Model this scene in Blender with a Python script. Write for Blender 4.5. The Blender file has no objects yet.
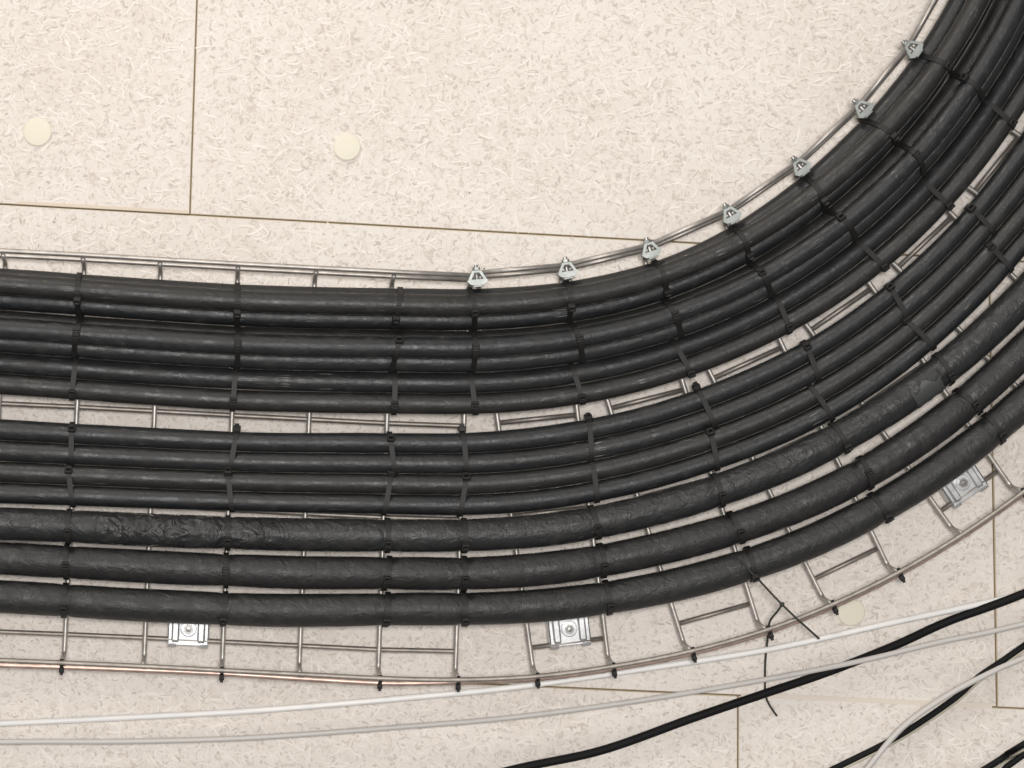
import bpy, math, random
import numpy as np
from mathutils import Vector

# ------------------------------------------------------------------ camera, world, light
sc = bpy.context.scene
COL = sc.collection
F = 2340.0            # focal length in pixels of a 1024 px wide frame (about 82 mm full frame)
CAMZ = 1.55           # camera height; it looks straight up at the ceiling
D0 = 3.000            # distance camera -> cross wires of the tray
DC = 3.034            # distance camera -> face of the ceiling panels

cam = bpy.data.cameras.new('camera')
cam.sensor_width = 36.0
cam.lens = F / 1024 * 36.0
cam.clip_start = 0.05
PU, PV = 230.0, 300.0      # pixel that lies straight above the camera (the photograph is an off-centre crop)
cam.shift_x = (512 - PU) / 1024
cam.shift_y = (PV - 384) / 1024
co = bpy.data.objects.new('camera', cam)
co.location = (0, 0, CAMZ)
co.rotation_euler = (0, math.pi, 0)
COL.objects.link(co)
sc.camera = co

w = bpy.data.worlds.new('room_light')
sc.world = w
w.use_nodes = True
w.node_tree.nodes['Background'].inputs[0].default_value = (1.0, 0.965, 0.94, 1)
w.node_tree.nodes['Background'].inputs[1].default_value = 0.30

def area(name, loc, target, size, power, color):
    l = bpy.data.lights.new(name, 'AREA')
    l.shape = 'DISK'; l.size = size; l.energy = power; l.color = color
    o = bpy.data.objects.new(name, l)
    o.location = loc
    o.rotation_euler = (Vector(target) - Vector(loc)).to_track_quat('-Z', 'Y').to_euler()
    COL.objects.link(o)
    return o
area('room_lamp', (-0.05, 0.20, 0.75), (-0.36, -0.1, CAMZ + D0), 0.6, 103, (1.0, 0.975, 0.95))
area('added_side_light', (0.9, 3.3, 2.5), (-0.36, 0, CAMZ + D0), 1.2, 70, (1.0, 0.93, 0.84))  # added warm side light for the cables' upper flanks; no window here

vs = sc.view_settings
vs.view_transform = 'Standard'; vs.look = 'None'; vs.gamma = 1.0; vs.exposure = 0.0
vs.use_curve_mapping = False

# ------------------------------------------------------------------ helpers
rng = np.random.default_rng(7)
random.seed(7)

def W(x, y, d):
    """image-right metres, image-down metres, distance from camera height -> world"""
    return (-x, -y, CAMZ + d)
def P(u, v, d):
    return np.array([(u - PU) * d / F, (v - PV) * d / F, d])
def PX(m):                      # metres at tray depth -> pixels
    return m * F / D0
def toW(a):
    a = np.asarray(a, float)
    o = a.copy(); o[:, 0] = -a[:, 0]; o[:, 1] = -a[:, 1]; o[:, 2] = CAMZ + a[:, 2]
    return o

def mesh_obj(name, verts, faces, mat, parent=None, smooth=False, uv=None, col=None):
    me = bpy.data.meshes.new(name)
    me.from_pydata([tuple(v) for v in verts], [], [tuple(f) for f in faces])
    if uv is not None:
        l = me.uv_layers.new(name='run')
        vi = np.empty(len(me.loops), dtype=np.int32); me.loops.foreach_get('vertex_index', vi)
        l.data.foreach_set('uv', np.asarray(uv, np.float32)[vi].ravel())
    if mat: me.materials.append(mat)
    if smooth: me.polygons.foreach_set('use_smooth', [True] * len(me.polygons))
    me.update()
    o = bpy.data.objects.new(name, me)
    COL.objects.link(o)
    if parent: o.parent = parent
    return o

def fix_normals(o):
    import bmesh
    bm = bmesh.new(); bm.from_mesh(o.data)
    bmesh.ops.recalc_face_normals(bm, faces=bm.faces)
    bm.to_mesh(o.data); bm.free()
    return o

def empty(name, loc=(0, 0, 0)):
    o = bpy.data.objects.new(name, None)
    o.empty_display_size = 0.02
    o.location = loc
    COL.objects.link(o)
    return o

def tag(o, label, cat, group=None, kind=None):
    o['label'] = label; o['category'] = cat
    if group: o['group'] = group
    if kind: o['kind'] = kind
    return o

def frames(p):
    p = np.asarray(p, float)
    t = np.gradient(p, axis=0)
    t /= np.linalg.norm(t, axis=1)[:, None] + 1e-12
    n = np.zeros_like(p)
    ref = np.array([0, 0, 1.0])
    if abs(t[0] @ ref) > 0.9: ref = np.array([0, 1.0, 0])
    v = ref - t[0] * (ref @ t[0]); n[0] = v / np.linalg.norm(v)
    for i in range(1, len(p)):
        v = n[i - 1] - t[i] * (n[i - 1] @ t[i]); n[i] = v / np.linalg.norm(v)
    return t, n, np.cross(t, n)

def tube_data(p, r, sides=10, lobes=0, lobe_amp=0.0, pitch=1.0):
    """swept tube (world coords in); r scalar or array"""
    p = np.asarray(p, float); N = len(p)
    r = np.full(N, r) if np.isscalar(r) else np.asarray(r)
    t, n, b = frames(p)
    s = np.r_[0, np.cumsum(np.linalg.norm(np.diff(p, axis=0), axis=1))]
    ang = np.linspace(0, 2 * np.pi, sides, endpoint=False)
    V = []; UV = []
    for i in range(N):
        rr = r[i] * np.ones(sides)
        if lobes: rr = r[i] * (1 + lobe_amp * np.cos(lobes * ang + s[i] / pitch * 2 * np.pi))
        V.append(p[i] + (np.cos(ang) * rr)[:, None] * n[i] + (np.sin(ang) * rr)[:, None] * b[i])
        UV.append(np.c_[np.full(sides, s[i]), np.abs(ang / np.pi - 1)])
    V = np.vstack(V); UV = np.vstack(UV)
    Fc = []
    for i in range(N - 1):
        a = i * sides; c = a + sides
        for k in range(sides):
            k2 = (k + 1) % sides
            Fc.append((a + k, a + k2, c + k2, c + k))
    Fc.append(tuple(range(sides - 1, -1, -1)))
    Fc.append(tuple((N - 1) * sides + k for k in range(sides)))
    return V, Fc, UV

def tube(name, p, r, mat, parent=None, sides=10, **k):
    V, Fc, UV = tube_data(toW(p), r, sides, **k)
    return mesh_obj(name, V, Fc, mat, parent, True, UV)

def smooth_path(p, step):
    """Catmull-Rom resample of control points (metres)"""
    p = np.asarray(p, float)
    q = np.vstack([2 * p[0] - p[1], p, 2 * p[-1] - p[-2]])
    out = []
    for i in range(1, len(q) - 2):
        a, b, c, d = q[i - 1:i + 3]
        n = max(2, int(np.linalg.norm(c - b) / step))
        for t in np.linspace(0, 1, n, endpoint=False):
            out.append(0.5 * (2 * b + (c - a) * t + (2 * a - 5 * b + 4 * c - d) * t * t + (3 * b - a - 3 * c + d) * t ** 3))
    out.append(p[-1])
    return np.array(out)

def fillet(p, rad, n=5):
    """round the inner corners of a polyline"""
    p = [np.asarray(q, float) for q in p]
    out = [p[0]]
    for i in range(1, len(p) - 1):
        a, b, c = p[i - 1:i + 2]
        la, lc = np.linalg.norm(a - b), np.linalg.norm(c - b)
        h = min(rad, la * 0.45, lc * 0.45)
        s, e = b + (a - b) / la * h, b + (c - b) / lc * h
        for t in np.linspace(0, 1, n):
            out.append((1 - t) ** 2 * s + 2 * t * (1 - t) * b + t * t * e)
    out.append(p[-1])
    return np.array(out)

def prism(poly, z0, z1):
    """poly list of (x,y) -> verts/faces extruded along z"""
    n = len(poly)
    V = [(x, y, z0) for x, y in poly] + [(x, y, z1) for x, y in poly]
    Fc = [tuple(range(n - 1, -1, -1)), tuple(range(n, 2 * n))]
    Fc += [(i, (i + 1) % n, n + (i + 1) % n, n + i) for i in range(n)]
    return V, Fc

def placed(V, org, ex, ey, ez):
    V = np.asarray(V, float)
    return np.asarray(org) + V[:, :1] * np.asarray(ex) + V[:, 1:2] * np.asarray(ey) + V[:, 2:3] * np.asarray(ez)

def join_data(parts):
    V = []; Fc = []; k = 0
    for v, f in parts:
        V += [tuple(x) for x in v]; Fc += [tuple(i + k for i in q) for q in f]; k += len(v)
    return V, Fc

def box_data(cx, cy, cz, sx, sy, sz, bev=0.0):
    x, y, z = sx / 2, sy / 2, sz / 2
    if bev <= 0:
        return prism([(cx - x, cy - y), (cx + x, cy - y), (cx + x, cy + y), (cx - x, cy + y)], cz - z, cz + z)
    b = bev
    def oct_(xx, yy): return [(cx - xx + b, cy - yy), (cx + xx - b, cy - yy), (cx + xx, cy - yy + b), (cx + xx, cy + yy - b),
                              (cx + xx - b, cy + yy), (cx - xx + b, cy + yy), (cx - xx, cy + yy - b), (cx - xx, cy - yy + b)]
    V = []
    for zz, k in ((-z, b), (-z + b, 0), (z - b, 0), (z, b)):
        V += [(px, py, cz + zz) for px, py in oct_(x - k, y - k)]
    Fc = [tuple(range(7, -1, -1)), tuple(range(24, 32))]
    for r in range(3):
        for i in range(8): Fc.append((r * 8 + i, r * 8 + (i + 1) % 8, r * 8 + 8 + (i + 1) % 8, r * 8 + 8 + i))
    return V, Fc

def disc_data(prof, n=24):
    """lathe: prof list of (r,z)"""
    V = []; Fc = []
    for r, z in prof:
        V += [(r * math.cos(a), r * math.sin(a), z) for a in np.linspace(0, 2 * math.pi, n, endpoint=False)]
    for i in range(len(prof) - 1):
        for k in range(n): Fc.append((i * n + k, i * n + (k + 1) % n, i * n + n + (k + 1) % n, i * n + n + k))
    Fc.append(tuple(range(n - 1, -1, -1))); Fc.append(tuple((len(prof) - 1) * n + k for k in range(n)))
    return V, Fc

# ------------------------------------------------------------------ materials
def new_mat(name, color=(0.5, 0.5, 0.5), rough=0.5, metal=0.0, spec=0.5):
    m = bpy.data.materials.new(name); m.use_nodes = True
    nt = m.node_tree; b = nt.nodes['Principled BSDF']
    b.inputs['Base Color'].default_value = (*color, 1)
    b.inputs['Roughness'].default_value = rough
    b.inputs['Metallic'].default_value = metal
    b.inputs['Specular IOR Level'].default_value = spec
    return m, nt, b
def nd(nt, typ, **k):
    n = nt.nodes.new(typ)
    for a, v in k.items(): setattr(n, a, v)
    return n
def noise(nt, vec, scale, detail=3, rough=0.55, dist=0.0):
    n = nd(nt, 'ShaderNodeTexNoise')
    n.inputs['Scale'].default_value = scale; n.inputs['Detail'].default_value = detail
    n.inputs['Roughness'].default_value = rough; n.inputs['Distortion'].default_value = dist
    if vec is not None: nt.links.new(vec, n.inputs['Vector'])
    return n
def ramp(nt, fac, stops):
    r = nd(nt, 'ShaderNodeValToRGB')
    e = r.color_ramp.elements
    while len(e) < len(stops): e.new(0.5)
    for q, (p, c) in zip(e, stops):
        q.position = p; q.color = (*c, 1) if len(c) == 3 else c
    nt.links.new(fac, r.inputs['Fac'])
    return r
def mapping(nt, vec, scale=(1, 1, 1), loc=(0, 0, 0), rot=(0, 0, 0)):
    m = nd(nt, 'ShaderNodeMapping')
    m.inputs['Scale'].default_value = scale; m.inputs['Location'].default_value = loc; m.inputs['Rotation'].default_value = rot
    nt.links.new(vec, m.inputs['Vector'])
    return m.outputs[0]
def mixc(nt, fac, a, b, mode='MIX'):
    m = nd(nt, 'ShaderNodeMix', data_type='RGBA', blend_type=mode)
    for s, v in ((0, fac), (6, a), (7, b)):
        if isinstance(v, (int, float)): m.inputs[s].default_value = v
        elif isinstance(v, tuple): m.inputs[s].default_value = (*v, 1)
        else: nt.links.new(v, m.inputs[s])
    return m.outputs[2]
def mathn(nt, op, a, v):
    n = nd(nt, 'ShaderNodeMath', operation=op); nt.links.new(a, n.inputs[0]); n.inputs[1].default_value = v
    return n.outputs[0]
def bump(nt, b, h, strength, dist=0.001, prev=None):
    n = nd(nt, 'ShaderNodeBump')
    n.inputs['Strength'].default_value = strength; n.inputs['Distance'].default_value = dist
    nt.links.new(h, n.inputs['Height'])
    if prev is not None: nt.links.new(prev, n.inputs['Normal'])
    nt.links.new(n.outputs[0], b.inputs['Normal'])
    return n.outputs[0]

def rubber(name, tone, rough, wrinkle, seed, scuff=0.66, creased=None):
    m, nt, b = new_mat(name, tone, rough)
    b.inputs['Sheen Weight'].default_value = 0.26; b.inputs['Sheen Roughness'].default_value = 0.18; b.inputs['Sheen Tint'].default_value = (1, 0.93, 0.82, 1)
    tc = nd(nt, 'ShaderNodeTexCoord')
    obj = tc.outputs['Object']; uv = tc.outputs['UV']
    big = noise(nt, mapping(nt, obj, (1, 1, 1), (seed, 0, 0)), 9, 3)
    c = mixc(nt, big.outputs['Fac'], tuple(x * 0.72 for x in tone), tuple(x * 1.3 for x in tone))
    # dusty bloom with a shape of its own
    d1 = noise(nt, mapping(nt, obj, (1, 1, 1), (0, seed, 0)), 45, 5, 0.65)
    dr = ramp(nt, d1.outputs['Fac'], [(0.52, (0, 0, 0)), (0.75, (1, 1, 1))])
    c = mixc(nt, mixc(nt, 0.30, (0, 0, 0), dr.outputs[0]), c, (0.06, 0.058, 0.053))
    # pale scuffs drawn out along the run
    s1 = noise(nt, mapping(nt, uv, (32, 26, 1), (seed * 3.1, seed, 0)), 1.0, 3, 0.6)
    sr = ramp(nt, s1.outputs['Fac'], [(scuff, (0, 0, 0)), (scuff + 0.06, (1, 1, 1))])
    s2 = noise(nt, mapping(nt, uv, (5, 2.2, 1), (seed, 4, 0)), 1.0, 2)
    sg = ramp(nt, s2.outputs['Fac'], [(0.5, (0, 0, 0)), (0.62, (1, 1, 1))])
    sm = mixc(nt, 1.0, sr.outputs[0], sg.outputs[0], 'MULTIPLY')
    c = mixc(nt, sm, c, (0.22, 0.215, 0.20))
    nt.links.new(c, b.inputs['Base Color'])
    rr = ramp(nt, d1.outputs['Fac'], [(0.3, (rough - 0.1,) * 3), (0.7, (min(1, rough + 0.15),) * 3)])
    nt.links.new(rr.outputs[0], b.inputs['Roughness'])
    f = noise(nt, obj, 420, 3, 0.6)
    n1 = bump(nt, b, f.outputs['Fac'], 0.25, 0.0008)
    g = noise(nt, mapping(nt, uv, (70, 5, 1), (seed, 0, 0)), 1.0, 4, 0.6, 0.6)
    n2 = bump(nt, b, g.outputs['Fac'], wrinkle, 0.004, n1)
    if creased:      # one stretch of the foam is crumpled
        sx = nd(nt, 'ShaderNodeSeparateXYZ'); nt.links.new(uv, sx.inputs[0])
        mk = ramp(nt, mathn(nt, 'DIVIDE', sx.outputs[0], 4.0), [(creased[0] / 4 - 0.006, (0, 0, 0)), (creased[0] / 4, (1, 1, 1)), (creased[1] / 4, (1, 1, 1)), (creased[1] / 4 + 0.008, (0, 0, 0))])
        cg = noise(nt, mapping(nt, uv, (48, 2.6, 1), (seed, 2, 0), (0, 0, 0.0)), 1.0, 2, 0.5, 1.2)
        h = mixc(nt, 1.0, cg.outputs['Fac'], mk.outputs[0], 'MULTIPLY')
        bump(nt, b, h, 1.0, 0.006, n2)
    return m

M_small = [rubber('black_sheath_%d' % i, t, 0.46, 0.22, 1.7 * i + 1, 0.635)
           for i, t in enumerate([(0.0118, 0.0122, 0.0132), (0.0140, 0.0137, 0.0130), (0.0105, 0.0114, 0.0132)])]
M_big = [rubber('black_foam_%d' % i, t, 0.5, 0.5, 2.3 * i + 11, 0.69)
         for i, t in enumerate([(0.014, 0.014, 0.0145), (0.0135, 0.0129, 0.0132), (0.0143, 0.0148, 0.0149)])]
M_big[0] = rubber('black_foam_creased', (0.0138, 0.0141, 0.0147), 0.45, 0.55, 31.0, 0.66, (0.87, 1.06))

def zinc(name, col, rough):
    m, nt, b = new_mat(name, col, rough, 0.8)
    tc = nd(nt, 'ShaderNodeTexCoord')
    n = noise(nt, tc.outputs['Object'], 60, 4, 0.6)
    r = ramp(nt, n.outputs['Fac'], [(0.3, tuple(c * 0.72 for c in col)), (0.7, tuple(min(1, c * 1.12) for c in col))])
    nt.links.new(r.outputs[0], b.inputs['Base Color'])
    n2 = noise(nt, tc.outputs['Object'], 500, 2)
    bump(nt, b, n2.outputs['Fac'], 0.15, 0.0005)
    return m
M_wire = zinc('galvanised_wire', (0.56, 0.53, 0.49), 0.48)
M_clip = zinc('bright_zinc', (0.33, 0.35, 0.335), 0.5)
M_rail = zinc('dull_rail', (0.37, 0.335, 0.30), 0.55)
M_side = zinc('side_rail_zinc', (0.46, 0.43, 0.40), 0.5)
M_plate = zinc('zinc_sheet', (0.66, 0.67, 0.68), 0.42)
M_bolt = zinc('bolt_zinc', (0.42, 0.41, 0.39), 0.35)
M_copper = zinc('bare_copper', (0.62, 0.46, 0.395), 0.45)
M_tie = new_mat('black_nylon', (0.014, 0.0135, 0.013), 0.55, 0, 0.35)[0]
M_twine = new_mat('dark_cord', (0.035, 0.037, 0.028), 0.7)[0]
M_white = new_mat('white_sheath', (0.80, 0.79, 0.77), 0.45)[0]
M_grey = new_mat('pale_grey_sheath', (0.53, 0.51, 0.485), 0.5)[0]
M_blk = new_mat('gloss_black_sheath', (0.004, 0.004, 0.0045), 0.65, 0, 0.2)[0]
M_pale = new_mat('pale_yellow_line', (0.42, 0.39, 0.31), 0.5)[0]
M_cap = new_mat('cream_plastic', (0.735, 0.695, 0.575), 0.6)[0]
M_tape = new_mat('grey_tape', (0.045, 0.05, 0.048), 0.45)[0]

# wood wool board
def board_material():
    m, nt, b = new_mat('wood_wool_board', (0.7, 0.64, 0.58), 0.95, 0, 0.15)
    tc = nd(nt, 'ShaderNodeTexCoord'); o = tc.outputs['Object']
    a = noise(nt, o, 5, 3)
    c = ramp(nt, a.outputs['Fac'], [(0.32, (0.715, 0.66, 0.605)), (0.68, (0.77, 0.72, 0.67))]).outputs[0]
    f = noise(nt, mapping(nt, o, (1, 1, 1)), 130, 4, 0.6, 1.2)
    fr = ramp(nt, f.outputs['Fac'], [(0.36, (0.81, 0.79, 0.765)), (0.49, (1, 1, 1))])
    c = mixc(nt, 1.0, c, fr.outputs[0], 'MULTIPLY')
    nt.links.new(c, b.inputs['Base Color'])
    bump(nt, b, f.outputs['Fac'], 0.35, 0.0015)
    return m
M_board = board_material()
def edge_material():
    m, nt, b = new_mat('board_edge', (0.50, 0.42, 0.30), 0.95, 0, 0.1)
    return m
M_edge = edge_material()
def strand_material():
    m, nt, b = new_mat('wood_strands_and_gaps', (0.7, 0.6, 0.5), 0.9, 0, 0.15)
    a = nd(nt, 'ShaderNodeAttribute', attribute_name='tone')
    nt.links.new(a.outputs['Color'], b.inputs['Base Color'])
    return m
M_strand = strand_material()

# ------------------------------------------------------------------ ceiling of wood wool boards
ceil = empty('ceiling', W(0, 0, DC + 0.03))
ceil['kind'] = 'structure'; ceil['label'] = 'pale wood wool boards covering the whole ceiling'; ceil['category'] = 'ceiling'
# concrete slab above the boards
V, Fc = prism([(-3.2, -2.6), (3.2, -2.6), (3.2, 2.6), (-3.2, 2.6)], DC + 0.0301, DC + 0.12)
slab = mesh_obj('concrete_slab', toW(np.array(V)) - np.array(ceil.location), Fc, new_mat('brown_concrete', (0.30, 0.24, 0.17), 0.95)[0], ceil)  # slab in one even brown

def hline(r):
    # horizontal joints in pixels: v = a + b*u
    if r <= 1: return (204 + 452.0 * (r - 1), 0.0563)
    return (662 + 452.0 * (r - 2), 0.0455)
ROWV = {-1: (500, -0.02), 0: (197, -0.033), 1: (984.5, 0.0178), 2: (738, 0.0), 3: (150, 0.0)}
PLEN = 1506.0
def corner(hr, col, row):
    a, bb = hline(hr); u0, k = ROWV[row]; u0 = u0 + PLEN * col
    v = (a + bb * u0) / (1 - bb * k)
    return np.array([u0 + k * v, v])

def add_strands(board, quad, n, dz):
    """curved wood ribbons, and dark flecks painted as shaded gaps, on one board (quad in px)"""
    segs = 5
    a, b, c, d = quad
    mu = 8 / np.linalg.norm(b - a); mv = 6 / np.linalg.norm(d - a)
    uu = mu + (1 - 2 * mu) * rng.random(n); vv = mv + (1 - 2 * mv) * rng.random(n)
    pc = (1 - vv)[:, None] * ((1 - uu)[:, None] * a + uu[:, None] * b) + vv[:, None] * ((1 - uu)[:, None] * d + uu[:, None] * c)
    keep = (pc[:, 0] > -430) & (pc[:, 0] < 1450) & (pc[:, 1] > -380) & (pc[:, 1] < 1150)
    pc = pc[keep]; n = len(pc)
    if n == 0: return
    kind = rng.random(n)
    dark = kind < 0.34  # dark flecks: shade of the gaps between strands, put into the colour
    L = np.where(dark, rng.uniform(2.5, 8, n), rng.uniform(6, 20, n)) * 1.297e-3
    wd = np.where(dark, rng.uniform(0.9, 2.2, n), rng.uniform(0.9, 2.2, n)) * 1.297e-3
    th = rng.random(n) * 2 * np.pi
    th = np.where(rng.random(n) < 0.35, rng.normal(0.15, 0.5, n), th)
    cv = rng.normal(0, 1.0, n) * np.where(rng.random(n) < 0.25, 2.6, 0.8)
    t = np.linspace(-0.5, 0.5, segs + 1)
    ang = th[:, None] + cv[:, None] * t[None, :]
    stp = (L / segs)[:, None]
    dx = np.cos(ang) * stp; dy = np.sin(ang) * stp
    x = np.cumsum(dx, 1); y = np.cumsum(dy, 1)
    x -= x.mean(1, keepdims=True); y -= y.mean(1, keepdims=True)
    x += ((pc[:, 0] - PU) * DC / F)[:, None]; y += ((pc[:, 1] - PV) * DC / F)[:, None]
    # strands end at the board edges
    lo = min(a[1], b[1]); hi = max(c[1], d[1])
    taper = np.array([0.45, 1, 1, 1, 1, 0.45])
    nx = -np.sin(ang) * wd[:, None] / 2 * taper; ny = np.cos(ang) * wd[:, None] / 2 * taper
    z0 = np.where(dark, rng.uniform(0.0001, 0.0006, n), rng.uniform(-0.0004, 0.0004, n))
    arch = (0.25 - t ** 2) * 0.0009
    zz = z0[:, None] + arch[None, :] * rng.random(n)[:, None] * np.where(dark, 0, 1)[:, None]
    tl = rng.normal(0, 0.00018, n)[:, None] * np.where(dark, 0.2, 1)[:, None]
    V = np.empty((n, segs + 1, 2, 3))
    V[:, :, 0, 0] = x + nx; V[:, :, 0, 1] = y + ny; V[:, :, 0, 2] = DC + dz - zz - np.abs(tl)
    V[:, :, 1, 0] = x - nx; V[:, :, 1, 1] = y - ny; V[:, :, 1, 2] = DC + dz - zz
    V = toW(V.reshape(-1, 3)) - np.array(ceil.location)
    base = (np.arange(n) * (segs + 1) * 2)[:, None, None]
    j = np.arange(segs)[None, :, None] * 2
    Fq = (base + j + np.array([0, 1, 3, 2])[None, None, :]).reshape(-1)
    me = bpy.data.meshes.new('wood_strands_and_gaps')
    nf = n * segs
    me.vertices.add(len(V)); me.vertices.foreach_set('co', V.astype(np.float32).ravel())
    me.loops.add(nf * 4); me.loops.foreach_set('vertex_index', Fq.astype(np.int32))
    me.polygons.add(nf)
    me.polygons.foreach_set('loop_start', np.arange(0, nf * 4, 4, dtype=np.int32))
    me.polygons.foreach_set('loop_total', np.full(nf, 4, dtype=np.int32))
    me.update()
    lightc = np.array([0.81, 0.765, 0.715]); tan = np.array([0.74, 0.675, 0.61]); gap_drk = np.array([0.53, 0.48, 0.435])
    mixv = rng.random(n)[:, None] ** 1.3
    colr = lightc * (1 - mixv * 0.85) + tan * mixv * 0.85
    dk = gap_drk + (tan - gap_drk) * rng.random(n)[:, None] * 0.9
    colr = np.where(dark[:, None], dk, colr)
    ca = me.color_attributes.new('tone', 'FLOAT_COLOR', 'POINT')
    full = np.ones((n, (segs + 1) * 2, 4), np.float32); full[:, :, :3] = colr[:, None, :]
    ca.data.foreach_set('color', full.ravel())
    me.materials.append(M_strand)
    o = bpy.data.objects.new('wood_strands_and_gaps', me); COL.objects.link(o)
    o.parent = board; o['kind'] = 'stuff'
    return o

gap = 0.9      # half joint in px
for row in (-1, 0, 1, 2, 3):
    for col in (-1, 0):
        q = [corner(row, col, row), corner(row, col + 1, row), corner(row + 1, col + 1, row), corner(row + 1, col, row)]
        cen = sum(q) / 4
        gx, gy = 0.22, 0.30
        q = [q[0] + (gx, gy), q[1] + (-gx, gy), q[2] + (-gx, -gy), q[3] + (gx, -gy)]
        q = [np.clip(p, -1900, 2900) for p in q]
        ch = 0.9   # px of chamfer
        inn = [q[0] + (ch, ch), q[1] + (-ch, ch), q[2] + (-ch, -ch), q[3] + (ch, -ch)]
        dz = float(rng.normal(0, 0.0006))
        V = [P(*p, DC) + (0, 0, dz) for p in inn] + [P(*p, DC) + (0, 0, dz + 0.0014) for p in q] + [P(*p, DC) + (0, 0, 0.03) for p in q]
        Fc = [(0, 1, 2, 3)] + [(i, 4 + i, 4 + (i + 1) % 4, (i + 1) % 4) for i in range(4)] + [(4 + i, 8 + i, 8 + (i + 1) % 4, 4 + (i + 1) % 4) for i in range(4)] + [(11, 10, 9, 8)]
        bd = mesh_obj('panel', toW(np.array(V)) - np.array(ceil.location), Fc, M_board, ceil)
        bd.data.materials.append(M_edge)
        for f in bd.data.polygons:
            if f.index > 0: f.material_index = 1
        fix_normals(bd)
        ar = abs((inn[1] - inn[0])[0] * (inn[2] - inn[1])[1])
        add_strands(bd, inn, int(ar * 0.038), dz)

def strip(name, u0, u1, f, h0, h1, mat):
    q = [P(u, f(u) + k, DC) for u, k in ((u0, h0), (u1, h0), (u1, h1), (u0, h1))]
    V = [p - (0, 0, 0.0005) for p in q] + [p + (0, 0, 0.004) for p in q]
    o = mesh_obj(name, toW(np.array(V)) - np.array(ceil.location), [(0, 1, 2, 3), (7, 6, 5, 4)] + [(i, 4 + i, 4 + (i + 1) % 4, (i + 1) % 4) for i in range(4)], mat, ceil)
    return fix_normals(o)
M_fill = new_mat('tan_filler', (0.68, 0.59, 0.49), 0.95, 0, 0.1)[0]
M_fill2 = new_mat('pale_tan_filler', (0.70, 0.635, 0.555), 0.95, 0, 0.1)[0]
strip('joint_filler', 741, 992, lambda u: 662.5 + 0.0435 * u, -2.2, 2.6, M_fill2)
strip('joint_filler', 18, 188, lambda u: 204 + 0.0563 * u, -4.2, -1.0, M_fill)

# round cream caps of the board anchors
for (u, v, r, lab) in ((37.5, 132, 14, 'round cream anchor cap nearest the left edge of the picture'),
                       (347, 147, 13.4, 'round cream anchor cap right of the upright board joint'),
                       (851, 612, 13.5, 'faint round cream anchor cap between tray rail and white cable')):
    R = r * DC / F
    V, Fc = disc_data([(R * 1.02, 0.0), (R * 1.02, 0.0022), (R * 0.95, 0.0032), (R * 0.6, 0.0038), (R * 0.05, 0.004)], 32)
    p = P(u, v, DC)
    o = mesh_obj('anchor_cap', placed(V, (0, 0, 0), (1, 0, 0), (0, -1, 0), (0, 0, -1)), Fc, M_cap, None, False)
    o.location = W(p[0], p[1], DC + 0.0008)
    fix_normals(o)
    tag(o, lab, 'anchor cap', 'anchor caps on the ceiling boards')

# ------------------------------------------------------------------ guide curve of the run (pixels at tray depth)
CX, CY = 464.0, -261.0
SL = math.atan(0.043)
TH = math.pi / 2 + SL - math.radians(1.0)   # total turn
R0 = 740.0
tdir = np.array([math.cos(SL), math.sin(SL)]); ndir = np.array([-math.sin(SL), math.cos(SL)])
def guide(s, n):
    th = s / R0
    if th < 0:
        return np.array([CX, CY]) + ndir * n + tdir * s
    t = min(th, TH)
    a = SL - t                 # heading
    nv = np.array([-math.sin(a), math.cos(a)])
    p = np.array([CX, CY]) + nv * n
    if th > TH: p = p + np.array([math.cos(a), math.sin(a)]) * (th - TH) * R0
    return p
def heading(s):
    a = SL - min(max(s / R0, 0), TH)
    return np.array([math.cos(a), math.sin(a)]), np.array([-math.sin(a), math.cos(a)])
def to_guide(u, v):
    r = np.array([u - CX, v - CY])
    s = r @ tdir
    if s < 0: return s, r @ ndir
    n = math.hypot(*r)
    a = math.atan2(r[0], r[1])           # angle from straight down towards right
    return (a + SL) * R0, n
def hermite(xs, ys, x):
    xs = np.asarray(xs, float); ys = np.asarray(ys, float)
    if x <= xs[0]: return ys[0]
    if x >= xs[-1]: return ys[-1]
    m = np.gradient(ys, xs)
    i = int(np.searchsorted(xs, x)) - 1
    h = xs[i + 1] - xs[i]; t = (x - xs[i]) / h
    return ((2 * t ** 3 - 3 * t ** 2 + 1) * ys[i] + (t ** 3 - 2 * t ** 2 + t) * h * m[i] + (-2 * t ** 3 + 3 * t ** 2) * ys[i + 1] + (t ** 3 - t ** 2) * h * m[i + 1])

S_MIN, S_MAX = -1000.0, TH * R0 + 800.0
STX = (0, 250, 490, 690, 840, 1024)
def station_fn(vals, extra=()):
    g = [to_guide(u, v) for u, v in zip(STX, vals) if v is not None] + [to_guide(u, v) for u, v in extra]
    g.sort()
    xs = [a for a, b in g]; ys = [b for a, b in g]
    # the left edge runs straight on
    return lambda s: hermite(xs, ys, s) + (0 if s > xs[0] else (xs[0] - s) * (ys[0] - ys[1]) / (xs[1] - xs[0]) * 0.5)

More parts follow.
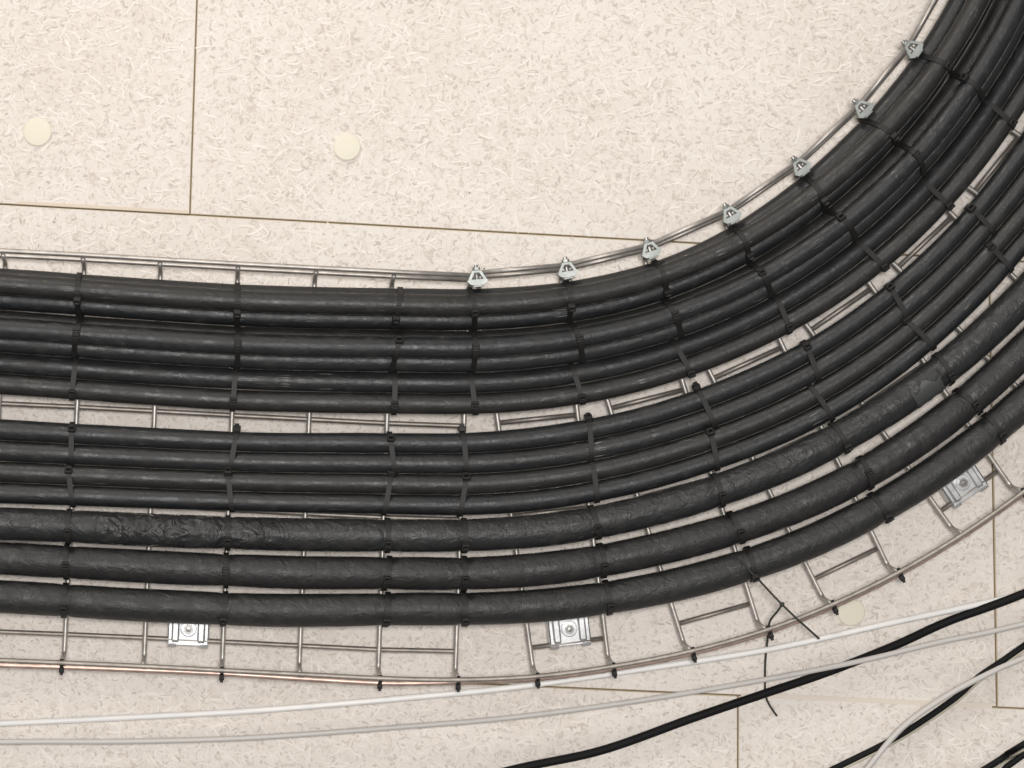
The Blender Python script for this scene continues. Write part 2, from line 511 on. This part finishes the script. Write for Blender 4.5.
# ------------------------------------------------------------------ cable data
RS, RM, RB = 0.0134, 0.0132, 0.0212
top_up = station_fn((268, 284.5, 288, 247.5, 141.5, None), ((948, 0),))
bot_up = station_fn((394.5, 411, 413.5, 376.5, 302.5, 111))
top_lo = station_fn((419, 432, 431, 392, 319, 131))
bot_lo = station_fn((503.5, 511.5, 514.5, 478.5, 415.5, 256))
def up_r(s): return (bot_up(s) - top_up(s)) / 12
def lo_r(s): return (bot_lo(s) - top_lo(s)) / 8
TWX = [0, 250, 490, 690, 840, 930, 1100]
trefoils = {'T1': (2, [-17, -14, -14, -15, 6, 19, 22]), 'T2': (6, [-10, -11, -13, -14, 0, 8, 10])}
pairs = {'G': (top_up, up_r, 9), 'H': (top_up, up_r, 11), 'I': (top_lo, lo_r, 1), 'J': (top_lo, lo_r, 3), 'K': (top_lo, lo_r, 5), 'L': (top_lo, lo_r, 7)}
pair_mat = {'G': 0, 'H': 1, 'I': 2, 'J': 0, 'K': 1, 'L': 2}
singles = {
    'M': (station_fn((523.7, 533.4, 534.5, 499.3, 437.5, 295.5)), RB, 0), 'N': (station_fn((558.2, 571.2, 572.7, 541, 486.2, 350.5)), RB, 1),
    'O': (station_fn((596.7, 609.7, 608.2, 581.2, 528.2, 402)), RB, 2),
}
# tie positions, pixels on the bundle
TIES = {
    'T1': [(80, 297), (237, 309), (395, 316), (470, 313), (565, 303), (657, 279), (737, 245), (812, 198), (880, 138), (928, 66)],
    'T2': [(79, 331), (238, 341), (394, 348), (471, 349), (574, 342), (668, 315), (755, 277), (836, 224), (905, 160), (962, 90), (1014, 4)],
    'GH': [(75, 380), (234, 388), (393, 396), (471, 393), (574, 380), (677, 352), (774, 306), (862, 250), (928, 193), (994, 116)],
    'IJ': [(73, 441), (233, 449), (391, 452), (463, 453), (587, 439), (703, 408), (805, 358), (889, 298), (973, 218)],
    'KL': [(72, 483), (230, 491), (386, 493), (461, 492), (591, 476), (708, 444), (813, 394), (911, 328), (990, 254)],
    'M': [(70, 526), (228, 532), (386, 535), (462, 535), (592, 522), (714, 490), (834, 436), (937, 369)],
    'N': [(68, 562), (226, 570), (385, 574), (462, 574), (599, 562), (732, 526), (861, 475), (965, 404)],
    'O': [(66, 600), (224, 608), (385, 610), (462, 608), (604, 595), (745, 562), (877, 511), (990, 432)],
}
tie_s = {k: [to_guide(*p)[0] for p in v] for k, v in TIES.items()}

def seat_d(r): return D0 - 0.0031 - r
def member_axes(bundle, s):
    """list of (lateral px n, depth d, radius) of the members of a bundle at s"""
    if bundle in trefoils:
        k, tw = trefoils[bundle]
        rp = up_r(s); r = rp * 1.03 * (D0 - 0.02) / F
        n0 = top_up(s) + k * rp
        p = guide(s, n0)
        xx = p[0] if s < 700 else 840 + (s - to_guide(840, 190)[0]) * 0.6
        ph = math.radians(float(np.interp(xx, TWX, tw)))
        d = seat_d(r) - r * abs(math.sin(ph))
        h = r * math.sqrt(3)
        return [(n0 - rp * math.cos(ph), d + r * math.sin(ph), r), (n0 + rp * math.sqrt(3) * math.sin(ph), d - h * math.cos(ph), r),
                (n0 + rp * math.cos(ph), d - r * math.sin(ph), r)]
    if bundle in singles:
        f, r, _ = singles[bundle]
        return [(f(s), seat_d(r), r)]
    out = []
    for k in bundle:
        f, fr_, m = pairs[k]
        rp = fr_(s); r = rp * (D0 - 0.016) / F
        out.append((f(s) + m * rp, seat_d(r), r))
    return out

def wob(seed):
    r = np.random.default_rng(seed); ph = r.random(4) * 6.28; am = r.normal(0, 0.35, 4); fr = np.array([0.009, 0.017, 0.031, 0.05])
    return lambda s: float((am * np.sin(fr * s + ph)).sum())

def run_cable(name, bundle, idx, mat, label, seed, sides=18, pinch=0.03, cat='cable', group=None):
    ss = np.concatenate([np.arange(S_MIN, -480, 14), np.arange(-480, 900, 4.0), np.arange(900, S_MAX, 14)])
    wo = wob(seed); wr = wob(seed + 50)
    pts = []; rad = []
    big = bundle in ('M', 'N', 'O')
    for s in ss:
        n, d, r = member_axes(bundle, s)[idx]
        near = sum(math.exp(-((s - t) / 5.0) ** 2) for t in tie_s[bundle])
        near2 = sum(math.exp(-((s - t) / 22.0) ** 2) for t in tie_s[bundle])
        # px are measured at each cable's own depth
        u, v = guide(s, n + wo(s) * (0.7 if big else 0.18))
        pts.append(P(u, v, d))
        rad.append(r * (1 - pinch * near - 0.4 * pinch * near2 + 0.010 * wr(s)))
    V, Fc, UV = tube_data(toW(pts), np.array(rad), sides)
    UV[:, 1] += seed * 1.37
    org = np.array(W(*P(*guide(-300, member_axes(bundle, -300)[idx][0]), D0)))
    o = mesh_obj(name, V - org, Fc, mat, None, True, UV)
    o.location = org
    tag(o, label, cat, group)
    return o

SMALLG = 'slim black cables in the tray'; BIGG = 'thick black cables in the tray'
tre_lab = {'T1': 'topmost bundle in the tray', 'T2': 'second bundle from the top'}
for bi, b in enumerate(('T1', 'T2')):
    for i, w_ in enumerate(('upper rear slim black cable of the three in the', 'front slim black cable, nearest the viewer, in the', 'lower rear slim black cable of the three in the')):
        run_cable('slim_cable', b, i, M_small[(bi + i) % 3], '%s %s' % (w_, tre_lab[b]), 20 + bi * 3 + i, group=SMALLG)
one_lab = {'G': 'upper slim black cable of the pair just above the bright gap', 'H': 'lower slim black cable bordering the bright gap from above',
           'I': 'slim black cable bordering the bright gap from below', 'J': 'second slim black cable below the bright gap',
           'K': 'third slim black cable below the bright gap', 'L': 'fourth slim black cable below the gap, beside the thick cables'}
for pair in ('GH', 'IJ', 'KL'):
    for i, k in enumerate(pair):
        run_cable('slim_cable', pair, i, M_small[pair_mat[k]], one_lab[k], 40 + ord(k), pinch=0.02, group=SMALLG)
big_lab = {'M': 'wrinkled thick black foam covered cable, uppermost of the three', 'N': 'middle one of the three thick black foam covered cables',
           'O': 'outermost thick black foam covered cable, lowest in the tray'}
big_obj = {}
for k in 'MNO':
    big_obj[k] = run_cable('thick_cable', k, 0, M_big[singles[k][2]], big_lab[k], 40 + ord(k), sides=24, pinch=0.055, group=BIGG)

# grey tape patch on the uppermost thick cable
pv = []; pf = []
sa, sb = to_guide(905, 392)[0], to_guide(932, 374)[0]
ns, na = 10, 9
for i in range(ns + 1):
    s = sa + (sb - sa) * i / ns
    n, d, r = member_axes('M', s)[0]
    t, nv = heading(s)
    c = P(*guide(s, n), d)
    a0 = -0.15 + 0.25 * math.sin(i * 0.9); a1 = 1.05 + 0.12 * math.sin(i * 1.7)
    for rr in (r + 0.0011, r - 0.001):
        for j in range(na + 1):
            a = a0 + (a1 - a0) * j / na
            pv.append(c + np.array([*(nv * rr * math.sin(a)), -rr * math.cos(a)]))
w2 = na + 1
for i in range(ns):
    for j in range(na):
        for o_ in (0, w2):
            q = i * 2 * w2 + o_ + j
            pf.append((q, q + 1, q + 1 + 2 * w2, q + 2 * w2))
o = mesh_obj('tape_patch', toW(np.array(pv)) - np.array(big_obj['M'].location), pf, M_tape, big_obj['M'], True)
o['label'] = 'worn grey tape patch'

# ------------------------------------------------------------------ cable ties
def hull_loop(circles, n=44):
    """convex hull outline of circles [(a,b,r)] in metres"""
    pts = []
    for a, b, r in circles:
        for t in np.linspace(0, 2 * np.pi, 40, endpoint=False): pts.append((a + r * math.cos(t), b + r * math.sin(t)))
    pts = sorted(set(pts))
    def half(ps):
        h = []
        for p in ps:
            while len(h) >= 2 and (h[-1][0] - h[-2][0]) * (p[1] - h[-2][1]) - (h[-1][1] - h[-2][1]) * (p[0] - h[-2][0]) <= 0: h.pop()
            h.append(p)
        return h
    h = half(pts)[:-1] + half(pts[::-1])[:-1]
    h = np.array(h + [h[0]])
    L = np.r_[0, np.cumsum(np.hypot(*np.diff(h, axis=0).T))]
    t = np.linspace(0, L[-1], n, endpoint=False)
    return np.c_[np.interp(t, L, h[:, 0]), np.interp(t, L, h[:, 1])]

def make_tie(org, lat, tan, circles, head_a, label, group, width=0.0066, skew=0.0, head=0.0095, tail=0.012):
    """org (image metres, depth) ; lat,tan unit 2-vectors in the image plane; circles in (lateral, depth) about org"""
    root = empty('cable_tie', W(*org))
    tag(root, label, 'cable tie', group)
    ex = np.array([-lat[0], -lat[1], 0]); et = np.array([-tan[0], -tan[1], 0]); ez = np.array([0, 0, 1.0])
    loop = hull_loop([(a, b, r + 0.0004) for a, b, r in circles])
    loop2 = hull_loop([(a, b, r + 0.0017) for a, b, r in circles])
    def sk(a): return a * math.tan(skew)
    V = []; Fc = []
    n = len(loop)
    for i in range(n):
        for (a, b), sgn in ((loop[i], -1), (loop[i], 1), (loop2[i], 1), (loop2[i], -1)):
            V.append(ex * a + et * (sk(a) + sgn * width / 2) + ez * b)
    for i in range(n):
        j = (i + 1) % n
        for k in range(4):
            Fc.append((i * 4 + k, i * 4 + (k + 1) % 4, j * 4 + (k + 1) % 4, j * 4 + k))
    fix_normals(mesh_obj('strap', V, Fc, M_tie, root))
    # head sits on the camera side of the loop
    front = [i for i in range(n) if loop2[i][1] < np.median(loop2[:, 1])]
    i = min(front, key=lambda q: abs(loop2[q][0] - head_a))
    tg = loop2[(i + 1) % n] - loop2[i - 1]; tg /= np.hypot(*tg)
    nm = np.array([tg[1], -tg[0]])
    if nm @ (loop2[i] - loop2.mean(0)) < 0: nm = -nm
    c3 = ex * loop2[i][0] + et * sk(loop2[i][0]) + ez * loop2[i][1]
    e1 = ex * tg[0] + ez * tg[1]; e3 = ex * nm[0] + ez * nm[1]
    hb = [box_data(-head * 0.36, 0, 0.0028, head * 0.28, head, 0.0062, 0.0007), box_data(head * 0.36, 0, 0.0028, head * 0.28, head, 0.0062, 0.0007),
          box_data(0, -head * 0.38, 0.0028, head * 0.5, head * 0.24, 0.0062, 0.0006), box_data(0, head * 0.38, 0.0028, head * 0.5, head * 0.24, 0.0062, 0.0006),
          box_data(0, 0, 0.0014, head * 0.5, head * 0.6, 0.002)]
    V, Fc = join_data(hb)
    hd = fix_normals(mesh_obj('head', placed(V, c3, e1, et, e3), Fc, M_tie, root))
    if tail > 0:
        V, Fc = box_data(-tail * 0.2, 0, 0.0052, 0.0016, width * 0.85, 0.005 + tail * 0.3, 0.0003)
        fix_normals(mesh_obj('cut_tail', placed(V, c3 + e1 * 0.002, e1, et, e3), Fc, M_tie, root))
    return root

ORD = ['leftmost', 'second', 'third', 'fourth', 'fifth', 'sixth', 'seventh', 'eighth', 'ninth', 'tenth', 'eleventh']
blab = {'T1': 'topmost three-cable bundle', 'T2': 'second three-cable bundle from the top', 'GH': 'cable pair just above the bright gap', 'IJ': 'cable pair just below the bright gap',
        'KL': 'slim cable pair beside the thick cables', 'M': 'uppermost thick cable', 'N': 'middle thick cable', 'O': 'outermost thick cable'}
hpos = {'T1': 0.35, 'T2': -0.35, 'GH': 0.55, 'IJ': -0.95, 'KL': -0.9, 'M': 0.3, 'N': 0.15, 'O': 0.55}
tr = random.Random(3)
for b, lst in TIES.items():
    for i, s in enumerate(tie_s[b]):
        mem = member_axes(b, s)
        t, nv = heading(s)
        nc = sum(m[0] for m in mem) / len(mem)
        pc = guide(s, nc); org = P(pc[0], pc[1], D0)
        circ = []
        for n, d, r in mem:
            p = guide(s, n); q = P(p[0], p[1], d)
            circ.append((float((q - org)[:2] @ nv), d - D0, r * (1.0 if len(mem) > 1 else 0.985)))
        a0 = min(c[0] - c[2] for c in circ); a1 = max(c[0] + c[2] for c in circ)
        circ.append((sum(c[0] for c in circ) / len(circ), 0.0, 0.0031))
        hp = hpos[b] + tr.uniform(-0.25, 0.25)
        ha = (a0 + a1) / 2 + hp * (a1 - a0) / 2
        where = 'leftmost' if i == 0 else ORD[i] + ' from the left'
        make_tie(org, nv, t, circ, ha, 'black cable tie around the %s, %s' % (blab[b], where), 'cable ties around the cables in the tray',
                 skew=math.radians(tr.uniform(-9, 9)))

# ------------------------------------------------------------------ wire tray
tray = empty('wire_cable_tray', W(*P(300, 460, D0)))
tag(tray, 'galvanised wire mesh cable tray curving up to the right', 'cable tray')
torg = np.array(tray.location)
FL = 0.036          # side height
RW = 0.0031
def twire(name, pts, r=RW, sides=8, mat=None, parent=None):
    mat = mat or {'cross_wire': M_wire, 'side_rail': M_side}.get(name, M_rail)
    V, Fc, UV = tube_data(toW(pts) - torg, r, sides)
    return mesh_obj(name, V, Fc, mat, parent or tray, True, UV)

dRim = D0 - FL
def inner_rim(p): return P(p[0], p[1], dRim)
RI, RO = 542.0, 938.0
def polar(deg, R):
    a = math.radians(deg); return np.array([CX + R * math.sin(a), CY + R * math.cos(a)])
clips = [np.array(p, float) for p in ((477, 277), (567, 269), (650, 249), (730, 214), (800, 166), (862, 108), (912, 48))]
clips += [polar(1.4 + 9.0 * k, RI + 2) for k in range(7, 11)]
outer = [np.array(p, float) for p in ((537, 675), (613, 665), (690, 650), (765, 629), (831, 603.5), (897, 571.5), (962, 533), (1022, 491))]
outer += [polar(36.65 + 4.62 * k, RO) for k in range(1, 13)]
wires = []                # (inner px, outer px)
sin_in = [(3, 255), (83, 259), (160, 263.5), (238, 268), (316, 272), (394, 276), (472, 279.5)]
sin_out = [(-15, 658.5), (62, 661.5), (143, 665), (222, 669), (300, 673), (380, 677), (458, 678.5)]
for k in range(7, 0, -1):
    wires.append((np.array((3 - 78.5 * k, 255 - 4.1 * k)), np.array((-15 - 78.5 * k, 658.5 - 3.3 * k))))
wires += [(np.array(a, float), np.array(b, float)) for a, b in zip(sin_in, sin_out)]
n_straight = len(wires)
segs_ = []
for k in range(10):
    a, b = clips[k], clips[k + 1]
    t = (b - a) / np.linalg.norm(b - a)
    wa = (a + t * 3.4, outer[2 * k]); wb = (b - t * 3.4, outer[2 * k + 1])
    segs_.append((wa, wb)); wires += [wa, wb]
endw = []
for k in range(0, 8):
    wv = (clips[10] + np.array((4, -6 - 78.0 * k)), outer[19] + np.array((3, -75 - 78.0 * k)))
    endw.append(wv)
wires += endw
LEAN_IN, LEAN_OUT = 7.0, 2.0       # px the sides lean outwards
def wire_pts(a, b):
    """cross wire: up one side, across, down the other (px of rims a inner, b outer)"""
    t = (b - a) / np.linalg.norm(b - a)
    ia = a * 1.0; ib = b * 1.0
    A0 = P(ia[0], ia[1], dRim)
    B0 = P(ib[0], ib[1], dRim)
    ca = P(ia[0], ia[1], dRim) + np.array([*(t * LEAN_IN * D0 / F), FL])
    cb = P(ib[0], ib[1], dRim) - np.array([*(t * LEAN_OUT * D0 / F), -FL])
    return [A0, ca, cb, B0]
wcache = []
for a, b in wires:
    pts = wire_pts(a, b); wcache.append(pts)
    twire('cross_wire', fillet(pts, 0.009, 6))
def lerp(w_, f):
    """point on the base of a wire, f=0 inner corner .. 1 outer corner"""
    return w_[1] * (1 - f) + w_[2] * f
DB = np.array([0, 0, 2 * RW * 0.92])
fr = [0.0 + x for x in (0.115, 0.24, 0.362, 0.484, 0.606, 0.728, 0.85, 0.948)]
ST = wcache[:n_straight]; SG = [(wcache[n_straight + 2 * k], wcache[n_straight + 2 * k + 1]) for k in range(10)]; EN = wcache[n_straight + 20:]
for f in fr:
    twire('base_wire', np.array([lerp(x, f) + DB for x in ST] + [lerp(ST[-1], f) + DB + (lerp(ST[-1], f) - lerp(ST[-2], f)) * 0.015]))
    for a, b in SG:
        p, q = lerp(a, f) + DB, lerp(b, f) + DB
        e = (q - p) / np.linalg.norm(q - p) * 0.0009
        twire('base_wire', np.array([p - e, q + e]))
    twire('base_wire', np.array([lerp(x, f) + DB for x in EN]))
# inner side rails: straight run, then one cut piece for each segment of the bend
def side(w_, f, out=0.0):
    return w_[0] * (1 - f) + w_[1] * f + np.array([0, 0, 0])
OUTV = lambda w_: (w_[0] - w_[3])[:2] / np.linalg.norm((w_[0] - w_[3])[:2])
def inner_rail(lst, f):
    return np.array([side(x, f) + np.array([*(OUTV(x) * RW * 1.7), 0]) for x in lst])
for f in (0.0, 0.62):
    twire('side_rail', inner_rail(ST, f))
    for a, b in SG:
        r = inner_rail([a, b], f); e = (r[1] - r[0]) / np.linalg.norm(r[1] - r[0]) * 0.005
        twire('side_rail', np.array([r[0] - e, r[1] + e]))
    twire('side_rail', inner_rail(EN, f))
# outer rim: one continuous wire
rim = [x[3] + np.array([*(-OUTV(x) * RW * 0.4), -RW]) for x in ST] + [y[3] + np.array([*(-OUTV(y) * RW * 0.4), -RW]) for ab in SG for y in ab] + [x[3] + np.array([*(-OUTV(x) * RW * 0.4), -RW]) for x in EN]
rim_s = smooth_path(rim, 0.02)
twire('outer_rail', rim_s, RW * 1.02)

# clamps where the cut segments meet on the inner side
def clamp(px, ang, k):
    p = P(px[0], px[1], dRim)
    ex3 = np.array([-math.cos(ang), -math.sin(ang), 0]); ey3 = np.array([math.sin(ang), -math.cos(ang), 0]) * -1
    # ex3 along the rail, ey3 towards the outside of the bend centre (image down normal), ez towards the camera
    t2 = np.array([math.cos(ang), math.sin(ang)]); n2 = np.array([-math.sin(ang), math.cos(ang)])
    ex3 = np.array([-t2[0], -t2[1], 0]); ey3 = np.array([-n2[0], -n2[1], 0]); ez3 = np.array([0, 0, -1.0])
    o3 = np.array(W(*p)) - torg
    def bar(x0, y0, x1, y1, wd, z0, z1):
        dx, dy = x1 - x0, y1 - y0; L = math.hypot(dx, dy); nx, ny = -dy / L * wd / 2, dx / L * wd / 2
        return prism([(x0 - nx, y0 - ny), (x1 - nx, y1 - ny), (x1 + nx, y1 + ny), (x0 + nx, y0 + ny)], z0, z1)
    lower = prism([(-0.0135, 0.0045), (-0.0095, 0.0030), (0.0095, 0.0030), (0.0135, 0.0045), (0.0098, 0.0088), (0.0045, 0.0104), (-0.0045, 0.0104), (-0.0098, 0.0088)], -0.004, 0.0055)
    V, Fc = join_data([lower, bar(-0.0105, 0.0045, -0.0040, -0.0075, 0.0034, -0.004, 0.0035), bar(0.0105, 0.0045, 0.0040, -0.0075, 0.0034, -0.004, 0.0035),
                       box_data(0, 0.0116, -0.004, 0.013, 0.0026, 0.014, 0.0006), box_data(0, -0.0070, -0.002, 0.0105, 0.0036, 0.010, 0.0006)])
    c = fix_normals(mesh_obj('clamp', placed(V, o3, ex3, ey3, ez3), Fc, M_clip, tray))
    hexp = [(0.0048 * math.cos(math.radians(60 * i + 10 * k)), 0.0048 * math.sin(math.radians(60 * i + 10 * k))) for i in range(6)]
    V, Fc = prism(hexp, -0.0036, 0.0)
    fix_normals(mesh_obj('nut', placed(V, o3 + ez3 * -0.001 + ey3 * -0.0088, ex3, ez3, ey3), Fc, M_clip, c))
    V, Fc = disc_data([(0.0024, -0.0068), (0.0029, -0.006), (0.0029, 0.012)], 12)
    fix_normals(mesh_obj('bolt', placed(V, o3 + ez3 * -0.001 + ey3 * -0.0088, ex3, ez3, ey3), Fc, M_bolt, c))
for k in range(11):
    if k == 0: t = clips[1] - clips[0]
    elif k == 10: t = clips[10] - clips[9]
    else: t = clips[k + 1] - clips[k - 1]
    clamp(clips[k], math.atan2(t[1], t[0]), k)

# ------------------------------------------------------------------ fixing plates under the tray
def fixing_plate(u, v, ang, label):
    """u,v: pixel of the screw; plate between two cross wires, hooked on the base wire"""
    p = P(u, v, D0)
    root = empty('fixing_plate', W(p[0], p[1], DC)); tag(root, label, 'bracket', 'zinc fixing plates screwed to the ceiling')
    t2 = np.array([math.cos(ang), math.sin(ang)]); n2 = np.array([-math.sin(ang), math.cos(ang)])
    ex = np.array([-t2[0], -t2[1], 0]); ey = np.array([-n2[0], -n2[1], 0]); ez = np.array([0, 0, -1.0])
    o3 = np.array([0, 0, 0.0])
    h = DC - D0 - 0.003      # plate face height above the ceiling
    w2, l0, l1 = 0.0265, -0.034, 0.0215
    parts = [box_data(0, (l0 + l1) / 2, h - 0.001, 2 * w2, l1 - l0, 0.002, 0.0005)]
    for sx in (-1, 1):        # side walls standing on the ceiling
        parts.append(box_data(sx * (w2 - 0.001), (l0 + l1) / 2, h / 2, 0.002, (l1 - l0) * 0.94, h, 0.0004))
    V, Fc = join_data(parts)
    fix_normals(mesh_obj('plate', placed(V, o3, ex, ey, ez), Fc, M_plate, root))
    for sx in (-1, 1):
        # raised rib
        pr = [(-0.0052, 0.0), (-0.0028, 0.0034), (0.0028, 0.0034), (0.0052, 0.0)]
        V = []; 
        for yy, k in ((l0 + 0.002, 1.0), (l1 - 0.007, 1.0), (l1 - 0.0035, 0.35)):
            V += [(sx * 0.0165 + a * (1 if k == 1 else 0.8), yy, h + b * k - 0.0002) for a, b in pr]
        Fc = []
        for r in range(2):
            for i in range(3): Fc.append((r * 4 + i, r * 4 + i + 1, r * 4 + 5 + i, r * 4 + 4 + i))
        Fc += [(3, 2, 1, 0), (8, 9, 10, 11), (0, 4, 7, 3), (4, 8, 11, 7)]
        o = fix_normals(mesh_obj('rib', placed(V, o3, ex, ey, ez), Fc, M_plate, root))
        # hook folded over the base wire
        arc = [(l1 - 0.002 + 0.0052 * math.sin(a), h - 0.004 + 0.0052 * math.cos(a)) for a in np.linspace(0, math.pi * 0.95, 8)]
        V = []
        for yy, zz in arc:
            V += [(sx * 0.0205 - 0.0052, yy, zz), (sx * 0.0205 + 0.0052, yy, zz)]
        for yy, zz in arc:
            cy, cz = l1 - 0.002, h - 0.004
            V += [(sx * 0.0205 - 0.0052, cy + (yy - cy) * 0.68, cz + (zz - cz) * 0.68), (sx * 0.0205 + 0.0052, cy + (yy - cy) * 0.68, cz + (zz - cz) * 0.68)]
        Fc = []
        m = len(arc)
        for i in range(m - 1):
            Fc += [(2 * i, 2 * i + 1, 2 * i + 3, 2 * i + 2), (2 * m + 2 * i, 2 * m + 2 * i + 2, 2 * m + 2 * i + 3, 2 * m + 2 * i + 1),
                   (2 * i, 2 * i + 2, 2 * m + 2 * i + 2, 2 * m + 2 * i), (2 * i + 1, 2 * m + 2 * i + 1, 2 * m + 2 * i + 3, 2 * i + 3)]
        Fc += [(0, 2 * m, 2 * m + 1, 1), (2 * m - 2, 2 * m - 1, 4 * m - 1, 4 * m - 2)]
        fix_normals(mesh_obj('hook', placed(V, o3, ex, ey, ez), Fc, M_plate, root))
    V, Fc = disc_data([(0.0105, h), (0.0105, h + 0.0012), (0.0095, h + 0.0016), (0.005, h + 0.0017)], 24)
    ws = fix_normals(mesh_obj('washer', placed(V, o3, ex, ey, ez), Fc, M_plate, root))
    hexp = [(0.0062 * math.cos(math.radians(60 * i + 12)), 0.0062 * math.sin(math.radians(60 * i + 12))) for i in range(6)]
    V, Fc = join_data([prism(hexp, h + 0.0017, h + 0.0062), disc_data([(0.0034, h + 0.006), (0.0034, h + 0.0066), (0.0028, h + 0.007), (0.0004, h + 0.0072)], 14)])
    fix_normals(mesh_obj('screw', placed(V, o3, ex, ey, ez), Fc, M_bolt, root))
fixing_plate(188.5, 629, math.radians(2.5), 'zinc fixing plate under the straight tray, leftmost of three')
fixing_plate(569.5, 629, math.radians(-6.5), 'zinc fixing plate with visible screw, middle of three')
fixing_plate(963, 482.5, math.radians(-33.5), 'tilted zinc fixing plate under the bend, rightmost of three')

# ------------------------------------------------------------------ bare copper earth wire and its ties
cop_px = [(-900, 628), (-500, 643), (-100, 660.5), (0, 665), (62, 667), (143, 670), (222, 673.5), (300, 678.5), (380, 683), (420, 683), (458, 682), (537, 678.5), (613, 668.5), (690, 653.5),
          (765, 632.5), (831, 607), (897, 575), (962, 536.5), (1022, 494.5)]
cop = [P(u, v, D0 - 0.024) for u, v in cop_px]
for q in [polar(36.65 + 4.62 * k, RO + 4) for k in range(1, 13)]: cop.append(P(q[0], q[1], D0 - 0.024))
for k in range(8): q = outer[19] + np.array((7, -75 - 78.0 * k)); cop.append(P(q[0], q[1], D0 - 0.024))
o = tube('copper_wire', smooth_path(cop, 0.006), 0.0034, M_copper, None, 14, lobes=6, lobe_amp=0.16, pitch=0.016)
tag(o, 'bare twisted copper earth wire along the outer tray rail', 'wire')
et_px = [(62, 662), (222, 669.5), (380, 678), (458, 679), (537, 675.5), (613, 665.5), (692, 650), (768, 628), (832, 603), (898, 571), (1022, 491)]
for i, (u, v) in enumerate(et_px):
    s, n = to_guide(u, v); t, nv = heading(s)
    org = P(u, v, D0 - 0.03)
    circ = [(0.0, -0.0065, 0.0032), (0.0045, 0.006, 0.0038)]
    where = 'leftmost' if i == 0 else ORD[i] + ' from the left'
    make_tie(org, nv, t, circ, 0.008, 'small black tie holding copper wire to the outer rail, ' + where, 'small ties on the copper wire', width=0.0045, head=0.0062, tail=0.008)

# ------------------------------------------------------------------ thin loose cables below the tray
def loose(name, px, r, mat, label, sides=12, d=3.018, group=None, parent=None, **k):
    pts = smooth_path([P(u, v, (q[0] if q else d)) for u, v, *q in px], 0.012)
    o = tube(name, pts, r, mat, parent, sides, **k)
    if label: tag(o, label, 'cable', group)
    return o
G5 = 'loose cables on the boards below the tray'
loose('thin_cable', [(-700, 749), (-300, 737), (0, 723.5), (128, 717.5), (256, 710.5), (400, 698.5), (512, 687.5), (640, 669.5), (768, 649.5), (900, 621), (1024, 594), (1300, 528), (1700, 425)], 0.0039, M_white,
      'bright white thin cable running below the tray', d=3.016, lobes=3, lobe_amp=0.05, pitch=0.05, group=G5)
loose('thin_cable', [(-700, 752), (-300, 747), (0, 742), (128, 741.5), (256, 737.5), (400, 727), (512, 717.5), (640, 700.5), (768, 679), (860, 661), (940, 642), (1024, 624), (1300, 556), (1700, 450)], 0.0034, M_grey,
      'long pale grey thin cable running under the white cable', d=3.0085, group=G5)
loose('round_cable', [(100, 850), (300, 818), (430, 790), (520, 768), (603, 750), (693, 718), (768, 692.5), (828, 672), (895, 645.5), (948, 621.5), (1024, 593.5, 3.006), (1200, 520, 3.003), (1700, 300, 3.003)], 0.0056, M_blk,
      'black round cable crossing the pale grey cable below the tray', d=3.0215, group=G5)
B4 = [(600, 900), (740, 815), (838, 767), (899, 736), (955, 698.5), (979, 677), (1024, 646), (1200, 520), (1500, 330)]
o = loose('flat_cable', B4, 0.0043, M_blk, 'black cable with pale edge line in the lower right corner', d=3.024, group=G5)
c = loose('edge_line', [(u + 1.5, v + 3.6) for u, v in B4], 0.0016, M_pale, None, d=3.0215, parent=None)
c.parent = o
loose('thin_cable', [(740, 930), (810, 840), (866, 770), (903, 727), (948, 695), (993, 671.5), (1024, 658), (1200, 585), (1500, 460)], 0.0037, M_grey,
      'short pale grey cable lying over the black corner cable', d=3.0135, group=G5)
B6 = [(800, 880), (920, 805), (985, 769), (1008, 754), (1024, 744), (1200, 640), (1500, 470)]
o = loose('flat_cable', B6, 0.0040, M_blk, 'black cable with pale edge line cutting the bottom right corner', d=3.024, group=G5)
c = loose('edge_line', [(u + 2.2, v + 4.4) for u, v in B6], 0.0018, M_pale, None, d=3.024)
c.parent = o
loose('round_cable', [(830, 880), (940, 812), (1004, 770), (1024, 754.5), (1200, 640), (1500, 480)], 0.0040, M_blk, 'lowest black cable, outermost in the bottom right corner', d=3.0235, group=G5)

# loose cord hanging from the tie on the outermost thick cable
t1 = smooth_path([P(739, 556, 2.951), P(749, 570, 2.951), P(758, 579, 2.956), P(770, 592, 2.958), P(782, 604.5, 2.957), P(795, 617, 2.9565), P(806, 627, 2.968), P(819, 638.5, 2.996)], 0.006)
t2 = smooth_path([P(782, 604.5, 2.957), P(777, 612, 2.968), P(771, 619, 2.978), P(768.5, 627, 2.992), P(767.5, 640, 3.012), P(765.5, 660, 3.0255), P(765, 680, 3.0285), P(765.5, 695, 3.029), P(769.5, 705, 3.029), P(777, 716, 3.029)], 0.006)
root = empty('loose_cord', W(*P(782, 604.5, 2.957))); tag(root, 'thin dark knotted cord dangling over the tray edge', 'cord')
rl = np.array(root.location)
for nm, p in (('long_strand', t1), ('hanging_strand', t2)):
    V, Fc, UV = tube_data(toW(p) - rl, 0.0014, 7); mesh_obj(nm, V, Fc, M_twine, root, True)
V, Fc = disc_data([(0.0008, -0.003), (0.0027, -0.002), (0.0034, 0), (0.0027, 0.002), (0.0008, 0.003)], 10)
mesh_obj('knot', V, Fc, M_twine, root, True)
